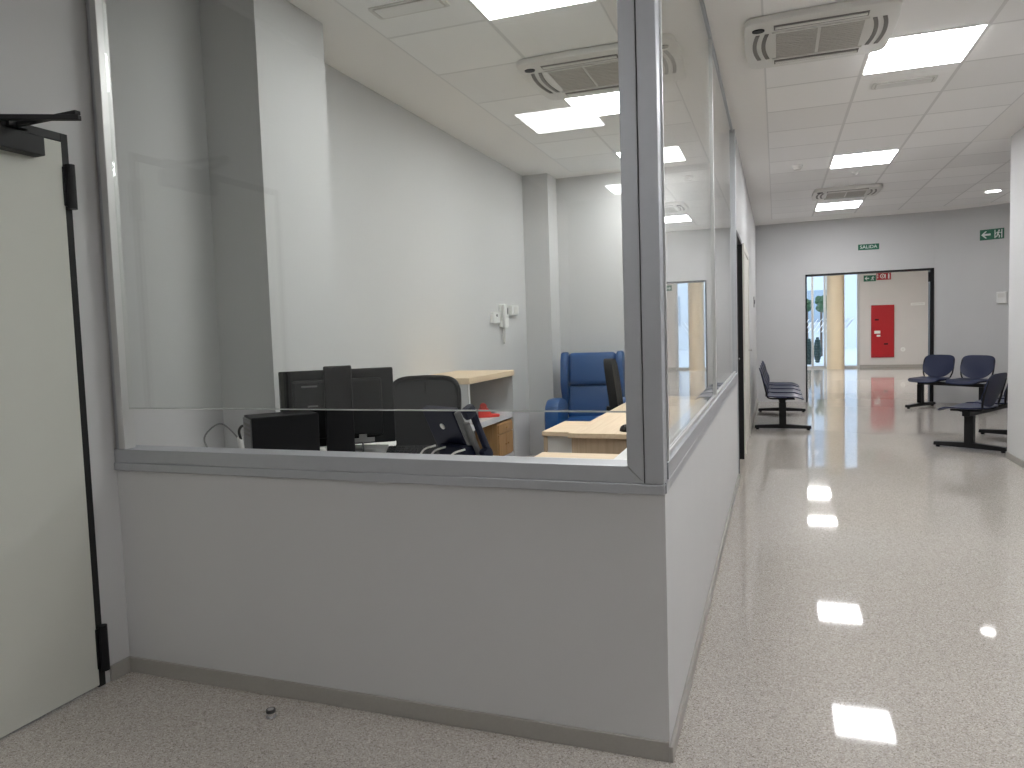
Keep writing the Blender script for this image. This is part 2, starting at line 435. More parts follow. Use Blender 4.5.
# glazing along the corridor
w2 = sempty('window_2')
MB().box(-0.105, 0.004, 0.012, 4.34, 0.838, 0.872, bev=0.001, seg=1).build('lower_sill', 'aluminium', w2)
MB().box(-0.095, 0.004, 0.060, 4.34, 0.8725, 0.925, bev=0.001, seg=1).build('upper_sill', 'aluminium', w2)
MB().box(-0.012, 0.006, 0.0585, 0.072, 0.93, H).build('edge_trim', 'bright_aluminium', w2)
MB().box(-0.046, 0.004, 4.34, 4.43, 0.0, H, bev=0.003).build('end_post', 'aluminium', w2)
MB().box(-0.035, -0.010, 0.07, 4.34, H-0.025, H).build('head_channel', 'aluminium', w2)
MB().box(-0.036, -0.008, 2.168, 2.196, 0.925, H-0.025, bev=0.002).build('mullion', 'bright_aluminium', w2)
MB().box(-0.028, -0.018, 0.073, 2.167, 0.926, H-0.026).build('pane', 'clear_glass', w2)
MB().box(-0.028, -0.018, 2.197, 4.339, 0.926, H-0.026).build('pane', 'clear_glass', w2)
MB().box(-0.017, -0.010, 0.075, 4.335, 0.925, 0.940).build('glazing_bead', 'bright_aluminium', w2)

# ------------------------------------------------------------------ doors
d1 = sempty('door_1', (-W, 0, 0))
fr = MB().box(-0.06, 0.004, -0.152, -0.122, 0.0, 2.143, bev=0.002).box(-0.06, 0.004, -1.09, -1.05, 0, 2.143, bev=0.002).box(-0.06, 0.004, -1.05, -0.152, 2.112, 2.143, bev=0.002)
fr.build('frame', 'dark_frame', d1)
MB().box(-0.045, 0.008, -1.046, -0.153, 0.010, 2.109, bev=0.003).build('leaf', 'door_leaf', d1)
for z0, z1 in ((0.065, 0.245), (1.862, 2.028)):
    h = MB().cyl((0.018, -0.132, z0), (0.018, -0.132, z1), 0.017, n=14).box(-0.0, 0.014, -0.158, -0.108, z0+0.01, z1-0.01, bev=0.002)
    h.build('hinge', 'black_metal', d1)
cl = MB().box(0.009, 0.062, -0.56, -0.262, 2.028, 2.098, bev=0.004).build('closer', 'closer_grey', d1)
MB().cyl((0.040, -0.47, 2.098), (0.040, -0.47, 2.126), 0.014).build('spindle', 'black_metal', cl)
def flat_bar(p, q, w_, z0, z1):
    d = (Vector(q)-Vector(p)).normalized(); n = Vector((-d.y, d.x))*w_/2; p, q = Vector(p)-d*w_/2, Vector(q)+d*w_/2
    return MB().prism([tuple(p+n), tuple(q+n), tuple(q-n), tuple(p-n)], 'z', z0, z1, bev=0.002)
flat_bar((0.040, -0.47), (0.305, -0.335), 0.026, 2.106, 2.122).build('main_arm', 'black_metal', cl)
flat_bar((0.010, -0.325), (0.305, -0.335), 0.022, 2.1225, 2.136).build('forearm', 'black_metal', cl)
MB().box(0.0045, 0.022, -0.36, -0.29, 2.118, 2.150, bev=0.002).build('bracket', 'black_metal', cl)
# white panelled office door with black frame, seen edge-on beyond the glazing
d2 = sempty('door_2', (0, 0, 0))
fr = MB().box(-0.07, 0.008, 4.432, 4.465, 0, 2.15).box(-0.07, 0.012, 5.315, 5.369, 0, 2.12, bev=0.002).box(-0.07, 0.008, 4.465, 5.315, 2.112, 2.149)
fr.build('frame', 'black_metal', d2)
MB().box(-0.065, -0.038, 4.468, 5.312, 0.008, 2.108, bev=0.002).build('leaf', 'pale_door', d2)
MB().cyl((0.0, 4.56, 1.03), (0.0, 4.68, 1.03), 0.009).cyl((-0.038, 4.56, 1.03), (0.0, 4.56, 1.03), 0.01).build('handle', 'chrome', d2)
d3 = sempty('door_3', (0, 0, 0))
MB().box(0.0, 0.018, 5.62, 5.69, 0, 2.16, bev=0.003).box(0.0, 0.018, 6.93, 7.0, 0, 2.16, bev=0.003).box(0, 0.018, 5.69, 6.93, 2.09, 2.16, bev=0.003).build('frame', 'pale_door', d3)
MB().box(0.0, 0.008, 5.69, 6.93, 0.008, 2.088).build('leaf', 'pale_door', d3)
MB().cyl((0.04, 6.75, 1.03), (0.04, 6.87, 1.03), 0.009).cyl((0.006, 6.87, 1.03), (0.04, 6.87, 1.03), 0.01).build('handle', 'chrome', d3)
# black frame of the far opening, with its hinge block
d4 = sempty('door_4', (0, 0, 0))
ang = math.atan2(10.82-10.88, 2.635-0.775)
d4.location = (0.775, 10.88, 0); d4.rotation_euler.z = ang
wid = math.hypot(2.635-0.775, 0.06)
MB().box(0, 0.022, -0.012, 0.16, 0, 2.1).box(wid-0.055, wid, -0.014, 0.16, 0, 2.1).box(0, wid, -0.012, 0.16, 2.083, 2.112).build('frame', 'black_metal', d4)
MB().box(wid-0.085, wid-0.03, -0.035, -0.0145, 1.90, 2.05, bev=0.004).build('hinge', 'black_metal', d4)

# ------------------------------------------------------------------ far hall window wall
w3 = sempty('window_3', (0, 20.4, 0))
m = MB().box(-3.0, 2.5, -0.05, 0.05, 0, 0.06).box(-3.0, 2.5, -0.05, 0.05, H-0.12, H)
for x in (-3.0, -1.9, -0.75, 0.5, 1.255, 1.58, 2.06, 2.44): m.box(x, x+0.06, -0.05, 0.05, 0.06, H-0.12)
m.build('frame', 'bright_aluminium', w3)
MB().box(-2.99, 2.45, -0.006, 0.006, 0.06, H-0.12).build('pane', 'clear_glass', w3)
fm = MB()
for k in range(44):
    x = -2.9+k*0.116
    fm.prism([(x, 1.02), (x+0.022, 1.02), (x+0.28, 1.40), (x+0.258, 1.40)], 'y', -0.010, -0.007)
fm.build('safety_film', 'film', w3)['label'] = 'band of white diagonal stripes on the glass'
struct(MB().cyl((1.85, 19.85, 0), (1.85, 19.85, H), 0.225, n=40).build('wall_round_column', 'cream_paint', smooth=True))

# ------------------------------------------------------------------ outside the far window
struct(MB().box(-30, 40, 20.75, 60, -0.15, -0.02).build('ground', 'paving'))
def tree(x, y, r, h0, label):
    t = thing('tree', label, 'tree', (x, y, -0.02), group='trees outside the far window')
    MB().cyl((0, 0, 0), (0, 0, h0+r*0.4), 0.05, 0.035).build('trunk', 'bark', t)
    mb = MB()
    for k in range(26):
        a = random.uniform(0, 2*PI); q = random.uniform(0, r*0.75); z = h0+r+random.uniform(-0.8, 0.9)*r*0.8
        mb.sphere((q*math.cos(a), q*math.sin(a), z), random.uniform(0.3, 0.5)*r, n=10)
    mb.build('crown', 'foliage', t, smooth=True)
tree(1.37, 26.6, 0.24, 1.7, 'dark green tree outside the far window, left of the white mullion')
tree(1.93, 28.2, 0.30, 1.7, 'dark green tree outside the far window, right of the white mullion')
def conifer(x, y, r, h, label):
    mb = MB(); n = 10
    for k in range(n):
        t = k/(n-1); rr = r*math.sin(PI*(0.12+0.82*t))**0.7
        for a in range(6):
            an = a*PI/3+k*0.4
            mb.sphere((rr*0.55*math.cos(an), rr*0.55*math.sin(an), 0.05+t*(h-0.15)), rr*0.55+0.02, n=8)
    tag(mb.build('shrub', 'dark_conifer', None, (x, y, -0.02), smooth=True), label, 'shrub', 'upright shrubs outside the far window')
conifer(1.27, 22.6, 0.12, 0.88, 'dark upright shrub outside the far window, left one beside the opening edge')
conifer(1.57, 23.6, 0.10, 0.90, 'slim dark upright shrub outside the far window, nearer the cream column')
bl = thing('building', 'pale building with dark window rows seen outside the far window', 'building', (2, 38, -0.02))
MB().box(-14, 16, 0, 6, 0, 7.5).build('wall', 'facade', bl)
for k in range(9):
    MB().box(-11+k*2.7, -9.6+k*2.7, -0.05, -0.001, 1.3, 2.9).build('window', 'window_dark', bl)
    MB().box(-11+k*2.7, -9.6+k*2.7, -0.05, -0.001, 4.3, 5.9).build('window', 'window_dark', bl)

# ------------------------------------------------------------------ ceiling lights
def panel_light(x, y, wx, wy, label, group, m='lamp_panel'):
    t = thing('ceiling_light', label, 'light', (x, y, H), group=group)
    MB().box(-wx/2, wx/2, -wy/2, wy/2, -0.006, -0.0005, bev=0.001, seg=1).build('frame', 'white_plastic', t)
    MB().box(-wx/2+0.012, wx/2-0.012, -wy/2+0.012, wy/2-0.012, -0.010, -0.0061).build('diffuser', m, t)
    return t
P = 'square panel lights in the ceilings'
panel_light(1.16, 2.98, 0.585, 0.625, 'square ceiling light panel over the corridor, directly behind the nearest air conditioner', P)
panel_light(1.16, 6.15, 0.585, 0.625, 'middle one of the three square corridor light panels', P)
panel_light(1.16, 9.32, 0.585, 0.625, 'farthest corridor light panel, just beyond the distant air conditioner', P)
panel_light(-0.79, 1.16, 0.585, 0.625, 'square light panel in the office ceiling cut off by the top of the photo', P, 'office_lamp_panel')
panel_light(-0.79, 3.10, 0.585, 0.65, 'square light panel in the office ceiling just past the air conditioner', P, 'office_lamp_panel')
panel_light(-0.79, 4.99, 0.585, 0.625, 'rearmost square light panel in the office, partly behind the corner post', P, 'office_lamp_panel')
panel_light(-1.24, -3.36, 0.585, 0.60, 'square ceiling light panel of the lobby seen only as a reflection in the front glass', P, 'lobby_lamp_panel')
panel_light(-1.24, -6.42, 0.585, 0.60, 'farther lobby light panel, mirrored faintly in the front glass beside the corner post', P, 'lobby_lamp_panel')
panel_light(1.16, -0.13, 0.585, 0.625, 'light panel above the corridor mouth beside the corner post, over the viewer', P)
panel_light(1.2, 14.5, 0.62, 0.62, 'hall light panel beyond the far opening, the nearer one mirrored in the floor', P, 'hall_lamp_panel')
panel_light(1.25, 17.4, 0.62, 0.62, 'hall light panel beyond the far opening, the farther one mirrored in the floor', P, 'hall_lamp_panel')
panel_light(4.6, 15.5, 0.62, 0.62, 'unseen light panel added to brighten the hall on the red cabinet side', P, 'hall_lamp_panel')  # extra panel out of sight, added to lift the hall brightness

t = thing('downlight', 'round recessed downlight in the corridor ceiling above the right wall corner', 'light', (3.016, 9.145, H))
mb = MB(); b = bmesh.new()
bmesh.ops.create_cone(b, cap_ends=False, segments=32, radius1=0.105, radius2=0.085, depth=0.010)
mb.merge(b, Matrix.Translation((0, 0, -0.0055))); mb.build('rim', 'white_plastic', t)
MB().cyl((0, 0, -0.006), (0, 0, -0.001), 0.084, n=32).build('lamp', 'downlight_glow', t)

# ------------------------------------------------------------------ air-conditioning cassettes
def rrect(hx, hy, r, n=6, bulge=0.0):
    pts = []
    for cx, cy, a0 in ((hx-r, hy-r, 0), (-hx+r, hy-r, PI/2), (-hx+r, -hy+r, PI), (hx-r, -hy+r, 1.5*PI)):
        for k in range(n+1):
            a = a0+PI/2*k/n; pts.append((cx+r*math.cos(a), cy+r*math.sin(a)))
    if bulge:
        q = []
        for i in range(len(pts)):
            p0, p1 = pts[i], pts[(i+1) % len(pts)]; q.append(p0)
            L = math.hypot(p1[0]-p0[0], p1[1]-p0[1])
            if L > 0.2:
                nx, ny = (p1[1]-p0[1])/L, -(p1[0]-p0[0])/L
                for k in range(1, 8):
                    tt = k/8; g = bulge*4*tt*(1-tt)
                    q.append((p0[0]+(p1[0]-p0[0])*tt+nx*g, p0[1]+(p1[1]-p0[1])*tt+ny*g))
        pts = q
    return pts
def cassette(label, loc, rz=0.0):
    t = thing('air_conditioner', label, 'air conditioner', loc, rz, 'ceiling air conditioners')
    t.scale = (1.09, 1.06, 1.4)
    mb = MB().prism(rrect(0.352, 0.352, 0.06, bulge=0.012), 'z', -0.028, -0.0005, bev=0.008); mb.build('panel', 'light_plastic', t, smooth=True)
    # intake grille in two halves
    for x0, x1 in ((-0.205, -0.008), (0.008, 0.205)):
        g = MB().box(x0, x1, -0.185, 0.185, -0.031, -0.0285)
        for k in range(14): g.box(x0, x1, -0.178+k*0.027, -0.170+k*0.027, -0.033, -0.031)
        g.build('intake_grille', 'grille', t)
    for y0 in (-0.205, 0.19): MB().box(-0.225, 0.225, y0, y0+0.015, -0.034, -0.0285, bev=0.002).build('grille_frame', 'light_plastic', t)
    for k in range(4):
        R = Matrix.Rotation(k*PI/2, 4, 'Z')
        if k % 2 == 0:                                   # long slot with its flap
            sl = MB().box(-0.215, 0.215, -0.292, -0.232, -0.0305, -0.0285, mtx=R).build('air_outlet', 'slot_dark', t)
            MB().box(-0.208, 0.208, -0.277, -0.250, -0.034, -0.0308, bev=0.0015, mtx=R).build('louvre', 'light_plastic', sl)
        else:                                            # pair of curved slots on the short sides
            for off in (0.248, 0.292):
                pts_o = [(-0.19+0.38*q/8, -off-0.010-0.02*(1-(q/4-1)**2)) for q in range(9)]
                pts_i = [(x, y+0.020) for x, y in reversed(pts_o)]
                MB().prism(pts_o+pts_i, 'z', -0.0305, -0.0284, mtx=R).build('air_outlet', 'slot_dark', t)
    MB().prism([(0.030*math.cos(a*PI/10)-0.288, 0.024*math.sin(a*PI/10)-0.255) for a in range(20)], 'z', -0.033, -0.0285).build('receiver', 'black_plastic', t)
    return t
ac = cassette('large ceiling air conditioner over the corridor beside the nearest light panel', (0.555, 2.40, H))
dup(ac, (1.16, 8.09, H), label='small-looking distant ceiling air conditioner just before the farthest corridor light')
dup(ac, (-0.775, 2.44, H), label='ceiling air conditioner inside the glazed office')

def emergency(label, loc):
    t = thing('emergency_light', label, 'emergency light', loc, group='flush emergency lights')
    mb = MB().prism(rrect(0.20, 0.07, 0.02), 'z', -0.006, -0.0005); mb.build('bezel', 'light_plastic', t)
    MB().prism(rrect(0.172, 0.050, 0.012), 'z', -0.0105, -0.0061).build('lens', 'white_plastic', t)
    MB().box(-0.172, 0.172, 0.052, 0.056, -0.0085, -0.0061).box(-0.172, 0.172, -0.056, -0.052, -0.0085, -0.0061).box(-0.18, -0.176, -0.05, 0.05, -0.0085, -0.0061).box(0.176, 0.18, -0.05, 0.05, -0.0085, -0.0061).build('seam', 'grille', t)
    return t
em = emergency('flush rectangular emergency light in the corridor ceiling behind the first light panel', (1.165, 3.61, H))
dup(em, (-1.39, 1.17, H), label='flush rectangular emergency light in the office ceiling near the top edge')
sd = thing('smoke_detector', 'round white smoke detector on the corridor ceiling left of the middle light panel', 'smoke detector', (0.54, 6.15, H))
MB().cyl((0, 0, -0.018), (0, 0, -0.0005), 0.055, n=24).build('base', 'white_plastic', sd)
MB().cyl((0, 0, -0.045), (0, 0, -0.018), 0.035, 0.050, n=24).build('chamber', 'light_plastic', sd)
sn = thing('ceiling_sensor', 'small round sensor in the corridor ceiling between the middle and far light panels', 'sensor', (1.162, 6.85, H))
MB().cyl((0, 0, -0.008), (0, 0, -0.0005), 0.05, n=24).build('flange', 'white_plastic', sn)
MB().sphere((0, 0, -0.008), 0.03, (1, 1, 0.8)).build('dome', 'light_plastic', sn, smooth=True)

# ------------------------------------------------------------------ beam seating
def bench(n, pitch, label, loc, rz, feet):
    # local: beam along +x, people face -y
    t = thing('beam_seating', label, 'bench', loc, rz, 'navy beam seats along the corridor')
    x0, x1 = 0.0, (n-1)*pitch
    MB().box(min(x0-0.1, feet[0]-0.03), max(x1+0.1, feet[1]+0.03), -0.035, 0.035, 0.345, 0.395, bev=0.004).build('beam', 'black_metal', t)
    for fx in feet:
        lg = MB().box(fx-0.032, fx+0.032, -0.042, 0.042, 0.055, 0.345, bev=0.004).prism([(-0.335, 0.018), (0.335, 0.018), (0.33, 0.055), (0.03, 0.072), (-0.03, 0.072), (-0.33, 0.055)], 'x', fx-0.032, fx+0.032, bev=0.004).build('leg', 'black_metal', t)
        MB().cyl((fx, -0.30, 0), (fx, -0.30, 0.018), 0.02).build('foot_pad', 'black_plastic', lg)
        MB().cyl((fx, 0.30, 0), (fx, 0.30, 0.018), 0.02).build('foot_pad', 'black_plastic', lg)
    for k in range(n):
        sx = k*pitch
        def seat_fn(u, v, th, sx=sx):
            z = 0.435 + 0.22*abs(u)**2 - 0.06*max(0.0, -(v+0.13))/0.1*0.6 + 0.10*max(0, v-0.10)
            return (sx+u, v-0.02, z-th)
        st_ = MB().plate(0.23, 0.225, 5, 0.012, seat_fn); st_.build('seat', 'navy_plastic', t, smooth=True)
        def back_fn(u, v, th, sx=sx):
            # v: up the backrest; lower edge rounded
            lift = 0.07*(abs(u)/0.23)**2 if v < 0 else 0.0
            y = 0.175 + 0.27*(v+0.16) - 0.28*u*u
            return (sx+u*(1-0.10*max(0, -v)/0.17), y+th, 0.612+v+lift*(-v/0.17))
        MB().plate(0.235, 0.17, 4.5, 0.012, back_fn).build('backrest', 'navy_plastic', t, smooth=True)
        fr = MB()
        for sgn in (-1, 1):
            fr.tube([(sx+sgn*0.10, -0.14, 0.405), (sx+sgn*0.11, 0.05, 0.408), (sx+sgn*0.17, 0.165, 0.425), (sx+sgn*0.213, 0.19, 0.50), (sx+sgn*0.224, 0.212, 0.60), (sx+sgn*0.220, 0.240, 0.72)], 0.0105)
        fr.box(sx-0.12, sx+0.12, -0.05, 0.05, 0.393, 0.405)
        fr.build('seat_frame', 'black_metal', t, smooth=True)
    return t
# left bench: beam runs along +Y, faces +X
bench(4, 0.60, 'row of navy seats on a black beam against the left corridor wall', (0.385, 7.42, 0), PI/2, (0.09, 1.99))
# near right bench
bench(3, 0.58, 'nearest navy beam seat, cut off by the right wall corner', (2.776, 7.224, 0), PI+math.atan2(0.84, 0.54), (0.0, 1.16))
bench(2, 0.56, 'pair of navy beam seats right of the far opening, both backs showing', (2.46, 10.10, 0), math.atan2(-0.655, 0.755), (-0.14, 0.75))

# ------------------------------------------------------------------ signs
def running_man(mb, cx, cz, s_, y0, y1):
    mb.cyl((cx+0.05*s_, y0, cz+0.30*s_), (cx+0.05*s_, y1, cz+0.30*s_), 0.075*s_, n=12)
    def limb(pts, w_):
        for (a, b_), (c_, d) in zip(pts, pts[1:]):
            dx, dz = c_-a, d-b_; L = math.hypot(dx, dz) or 1; nx, nz = -dz/L*w_, dx/L*w_
            mb.prism([(cx+(a+nx)*s_, cz+(b_+nz)*s_), (cx+(c_+nx)*s_, cz+(d+nz)*s_), (cx+(c_-nx)*s_, cz+(d-nz)*s_), (cx+(a-nx)*s_, cz+(b_-nz)*s_)], 'y', y0, y1)
    limb([(0.02, 0.20), (-0.06, -0.08)], 0.07)
    limb([(0.0, 0.18), (-0.2, 0.10), (-0.26, -0.02)], 0.03)
    limb([(0.02, 0.18), (0.16, 0.06), (0.26, 0.12)], 0.03)
    limb([(-0.06, -0.06), (0.10, -0.18), (0.06, -0.38)], 0.045)
    limb([(-0.06, -0.06), (-0.14, -0.26), (-0.32, -0.30)], 0.045)
def sign_panel(name, label, loc, rz, w_, h_, m):
    t = thing(name, label, 'sign', loc, rz)
    MB().box(-w_/2, w_/2, -0.006, -0.001, -h_/2, h_/2, bev=0.001, seg=1).build('plate', m, t)
    return t
def letter(t, body, size, x=0.0, z=0.0, sx=1.0):
    me = text_mesh(body, size); me.materials.append(MATS['sign_white'])
    o = bpy.data.objects.new('lettering', me); COL.objects.link(o); o.parent = t
    o.rotation_euler = (PI/2, 0, 0); o.location = (x, -0.0075, z); o.scale = (sx, 1, 1)
    return o
t = sign_panel('exit_sign', 'green sign reading SALIDA on the wall above the far opening', (1.715, 10.843, 2.50), ang, 0.305, 0.092, 'sign_green')
letter(t, 'SALIDA', 0.072, 0, 0, 1.05)
rz_w = math.atan2(10.51-10.68, 0.30)
rs = math.radians(-24)
t = sign_panel('exit_sign', 'green arrow and running figure sign high on the wall by the right corner', (3.35, 10.588, 2.55), rz_w, 0.315, 0.155, 'sign_green')
ar = MB()
ar.prism([(-0.14, 0), (-0.085, 0.052), (-0.062, 0.052), (-0.098, 0.014), (-0.015, 0.014), (-0.015, -0.014), (-0.098, -0.014), (-0.062, -0.052), (-0.085, -0.052)], 'y', -0.0085, -0.0061)
ar.build('arrow', 'sign_white', t)
mn = MB(); running_man(mn, 0.085, 0.0, 0.155, -0.0085, -0.0061)
mn.box(0.035, 0.047, -0.0085, -0.0061, -0.062, 0.062).box(0.123, 0.135, -0.0085, -0.0061, -0.062, 0.062).build('running_figure', 'sign_white', t)
# signs on the hall wall
t = sign_panel('exit_sign', 'small green exit sign on the hall wall above the red cabinet', (2.755, 20.298, 2.47), 0, 0.31, 0.165, 'sign_green')
MB().prism([(-0.13, 0), (-0.08, 0.05), (-0.06, 0.05), (-0.09, 0.014), (-0.02, 0.014), (-0.02, -0.014), (-0.09, -0.014), (-0.06, -0.05), (-0.08, -0.05)], 'y', -0.0085, -0.0061).build('arrow', 'sign_white', t)
mn = MB(); running_man(mn, 0.075, 0, 0.15, -0.0085, -0.0061); mn.build('running_figure', 'sign_white', t)
t = sign_panel('fire_equipment_sign', 'red fire equipment sign with white pictograms next to the small green exit sign', (3.10, 20.298, 2.515), 0, 0.36, 0.21, 'sign_red')
g = MB()
for a in range(24):                                      # hose reel
    a0, a1 = 2*PI*a/24, 2*PI*(a+1)/24
    g.prism([(-0.03+0.062*math.cos(a0), 0.062*math.sin(a0)), (-0.03+0.062*math.cos(a1), 0.062*math.sin(a1)), (-0.03+0.044*math.cos(a1), 0.044*math.sin(a1)), (-0.03+0.044*math.cos(a0), 0.044*math.sin(a0))], 'y', -0.0085, -0.0061)
g.cyl((-0.03, -0.0085, 0), (-0.03, -0.0061, 0), 0.018, n=12)
g.prism([(0.03, -0.07), (0.045, -0.07), (0.05, 0.05), (0.032, 0.05)], 'y', -0.0085, -0.0061)
g.build('hose_pictogram', 'sign_white', t)
g = MB().box(0.105, 0.140, -0.0085, -0.0061, -0.075, 0.03).prism([(0.105, 0.03), (0.14, 0.03), (0.13, 0.055), (0.115, 0.055)], 'y', -0.0085, -0.0061).prism([(0.11, 0.055), (0.15, 0.075), (0.15, 0.085), (0.11, 0.065)], 'y', -0.0085, -0.0061)
g.build('extinguisher_pictogram', 'sign_white', t)
g = MB().prism([(-0.165, -0.01), (-0.135, -0.01), (-0.15, -0.075)], 'y', -0.0085, -0.0061).prism([(-0.15, 0.08), (-0.16, 0.03), (-0.15, 0.005), (-0.138, 0.03)], 'y', -0.0085, -0.0061)
g.build('flame_pictogram', 'sign_white', t)

# red fire cabinet
t = thing('fire_cabinet', 'tall red fire cabinet on the hall wall seen through the far opening', 'fire cabinet', (3.07, 20.298, 0.28))
MB().box(-0.285, 0.285, -0.05, 0.0, 0, 1.44, bev=0.006).build('body', 'red_enamel', t)
MB().box(-0.25, 0.25, -0.06, -0.0505, 0.05, 1.39, bev=0.003).build('door', 'red_enamel', t)
MB().box(-0.2, -0.10, -0.075, -0.0605, 1.02, 1.06, bev=0.004).build('upper_lock', 'black_plastic', t)
MB().box(0.03, 0.13, -0.075, -0.0605, 0.35, 0.39, bev=0.004).build('lower_lock', 'black_plastic', t)
MB().box(-0.21, -0.06, -0.063, -0.0605, 0.66, 0.74).box(-0.15, -0.06, -0.063, -0.0605, 0.575, 0.625).build('sticker', 'sign_white', t)
t = thing('wall_socket', 'small white round socket on the hall wall right of the red cabinet', 'socket', (3.575, 20.299, 0.49))
MB().cyl((0, -0.012, 0), (0, -0.001, 0), 0.06, n=24).build('faceplate', 'white_plastic', t)
MB().cyl((0, -0.016, 0), (0, -0.0121, 0), 0.03, n=20).build('outlet', 'light_plastic', t)
t = thing('notice_plate', 'narrow white plate on the hall wall beside the right jamb of the opening', 'plate', (3.93, 20.30, 1.715))
MB().box(-0.17, 0.17, -0.008, 0.0, -0.035, 0.035, bev=0.002).build('plate', 'white_plastic', t)
MB().box(-0.14, 0.14, -0.010, -0.0081, -0.004, 0.004).build('printed_line', 'grille', t)
# white box on curved wall
t = thing('wall_control', 'small white square control box on the far wall beside the right wall corner', 'control box', (3.475, 10.521, 1.605), rz_w)
MB().box(-0.065, 0.065, -0.045, -0.001, -0.085, 0.085, bev=0.005).build('housing', 'white_plastic', t)
MB().box(-0.045, 0.045, -0.048, -0.0451, 0.0, 0.06).build('cover', 'light_plastic', t)
t = thing('light_switch', 'small dark switch plate on the left corridor wall above the seats', 'switch', (0.0005, 9.42, 1.66))
MB().box(0, 0.010, -0.04, 0.04, -0.08, 0.08, bev=0.002).build('plate', 'grey_plastic', t)
MB().box(0.0101, 0.016, -0.022, 0.022, -0.03, 0.03, bev=0.002).build('rocker', 'charcoal_plastic', t)

# ------------------------------------------------------------------ office furniture
DT = 0.77
t = thing('reception_worktop', 'white L-shaped worktop inside the glazing carrying the monitor and phone', 'worktop', (0, 0, 0))
MB().prism([(-2.195, 0.105), (-0.105, 0.105), (-0.105, 1.80), (-0.36, 1.80), (-0.36, 0.935), (-1.885, 0.935), (-1.885, 0.615), (-2.195, 0.615)], 'z', DT-0.03, DT, bev=0.003).build('top', 'white_laminate', t)
for x in (-1.87, -1.12): MB().box(x, x+0.025, 0.12, 0.90, 0, DT-0.03).build('support_panel', 'white_laminate', t)
MB().box(-0.35, -0.115, 1.77, 1.795, 0, DT-0.03).build('support_panel', 'white_laminate', t)
t = thing('desk_return', 'low beech-topped return pushed against the inner edge of the white worktop', 'desk', (-0.565, 1.05, 0))
MB().box(-0.20, 0.20, -0.10, 0.13, 0.725, 0.75, bev=0.003).build('top', 'beech', t)
MB().box(-0.19, 0.19, -0.09, 0.12, 0.03, 0.725).build('body', 'beech_upright', t)
t = thing('office_desk', 'long beech desk running back along the corridor side of the office', 'desk', (-0.48, 2.99, 0))
MB().box(-0.345, 0.37, -1.13, 1.13, 0.715, 0.745, bev=0.003).build('top', 'beech_long', t)
MB().box(-0.33, 0.35, -1.10, -1.075, 0, 0.715).build('end_panel', 'beech_upright', t)
MB().box(-0.33, 0.35, 1.075, 1.10, 0, 0.715).build('end_panel', 'beech_upright', t)
MB().box(0.30, 0.325, -1.075, 1.075, 0.25, 0.715).build('modesty_panel', 'white_laminate', t)
t = thing('side_cabinet', 'white pedestal with beech top joined to the left of the long desk', 'cabinet', (-0.915, 2.20, 0))
MB().box(-0.095, 0.088, -0.25, 0.25, 0.711, 0.738, bev=0.003).build('top', 'beech', t)
MB().box(-0.068, 0.085, -0.225, 0.235, 0.04, 0.711).build('body', 'white_laminate', t)
MB().box(-0.090, -0.0685, -0.235, 0.235, 0.0, 0.711).build('side_panel', 'beech_upright', t)
MB().box(-0.05, 0.07, -0.20, 0.2, 0, 0.04).build('plinth', 'grey_laminate', t)

# shelf unit against the left wall
t = thing('shelf_unit', 'low grey open shelf unit with beech top against the office left wall', 'shelf unit', (-2.195, 2.93, 0))
MB().box(0, 0.505, -0.47, 0.455, 0.985, 1.03, bev=0.004).build('top', 'beech_long', t)
MB().box(0, 0.49, -0.46, -0.435, 0, 0.985).build('end_panel', 'shelf_grey', t)
MB().box(0, 0.495, 0.435, 0.46, 0, 0.985).build('end_panel', 'shelf_grey', t)
MB().box(0, 0.02, -0.435, 0.435, 0.03, 0.985).build('back_panel', 'grey_laminate', t)
MB().box(0.02, 0.485, -0.435, 0.435, 0.645, 0.69, bev=0.002).build('shelf', 'shelf_grey', t)
MB().box(0.02, 0.485, -0.435, 0.435, 0.325, 0.36, bev=0.002).build('shelf', 'shelf_grey', t)
MB().box(0.0, 0.45, -0.435, 0.435, 0, 0.05).build('plinth', 'grey_laminate', t)
# little wooden chest on the lower shelf
t = thing('wooden_chest', 'small brown wooden chest with knobbed drawer on the lower shelf', 'chest', (-1.80, 3.185, 0.36))
MB().box(-0.10, 0.085, -0.165, 0.165, 0.0, 0.27, bev=0.003).build('body', 'brown_wood', t)
d = MB().box(0.0855, 0.097, -0.155, 0.155, 0.19, 0.262, bev=0.003).build('drawer', 'brown_wood', t)
MB().sphere((0.106, 0, 0.226), 0.011, n=10).build('knob', 'brown_wood', d, smooth=True)
for y0, y1, k in ((-0.155, -0.003, -0.025), (0.003, 0.155, 0.025)):
    d = MB().box(0.0855, 0.097, y0, y1, 0.012, 0.183, bev=0.003).build('door', 'brown_wood', t)
    MB().sphere((0.106, k, 0.10), 0.009, n=10).build('knob', 'brown_wood', d, smooth=True)
# red tape dispenser
t = thing('tape_dispenser', 'small red desk gadget lying on the upper shelf of the unit', 'dispenser', (-1.775, 2.99, 0.69), 0.5)
MB().prism([(-0.075, 0), (0.085, 0), (0.09, 0.02), (0.03, 0.025), (0.0, 0.07), (-0.05, 0.085), (-0.075, 0.06)], 'y', -0.028, 0.028, bev=0.004).build('body', 'red_plastic', t)
MB().cyl((-0.035, -0.02, 0.085), (-0.035, 0.02, 0.085), 0.026, n=20).build('roll', 'red_plastic', t)

# ------------------------------------------------------------------ things on the worktop
# monitor, back towards the camera
t = thing('monitor', 'black monitor seen from behind on the white worktop', 'monitor', (-1.575, 0.66, DT), math.radians(36))
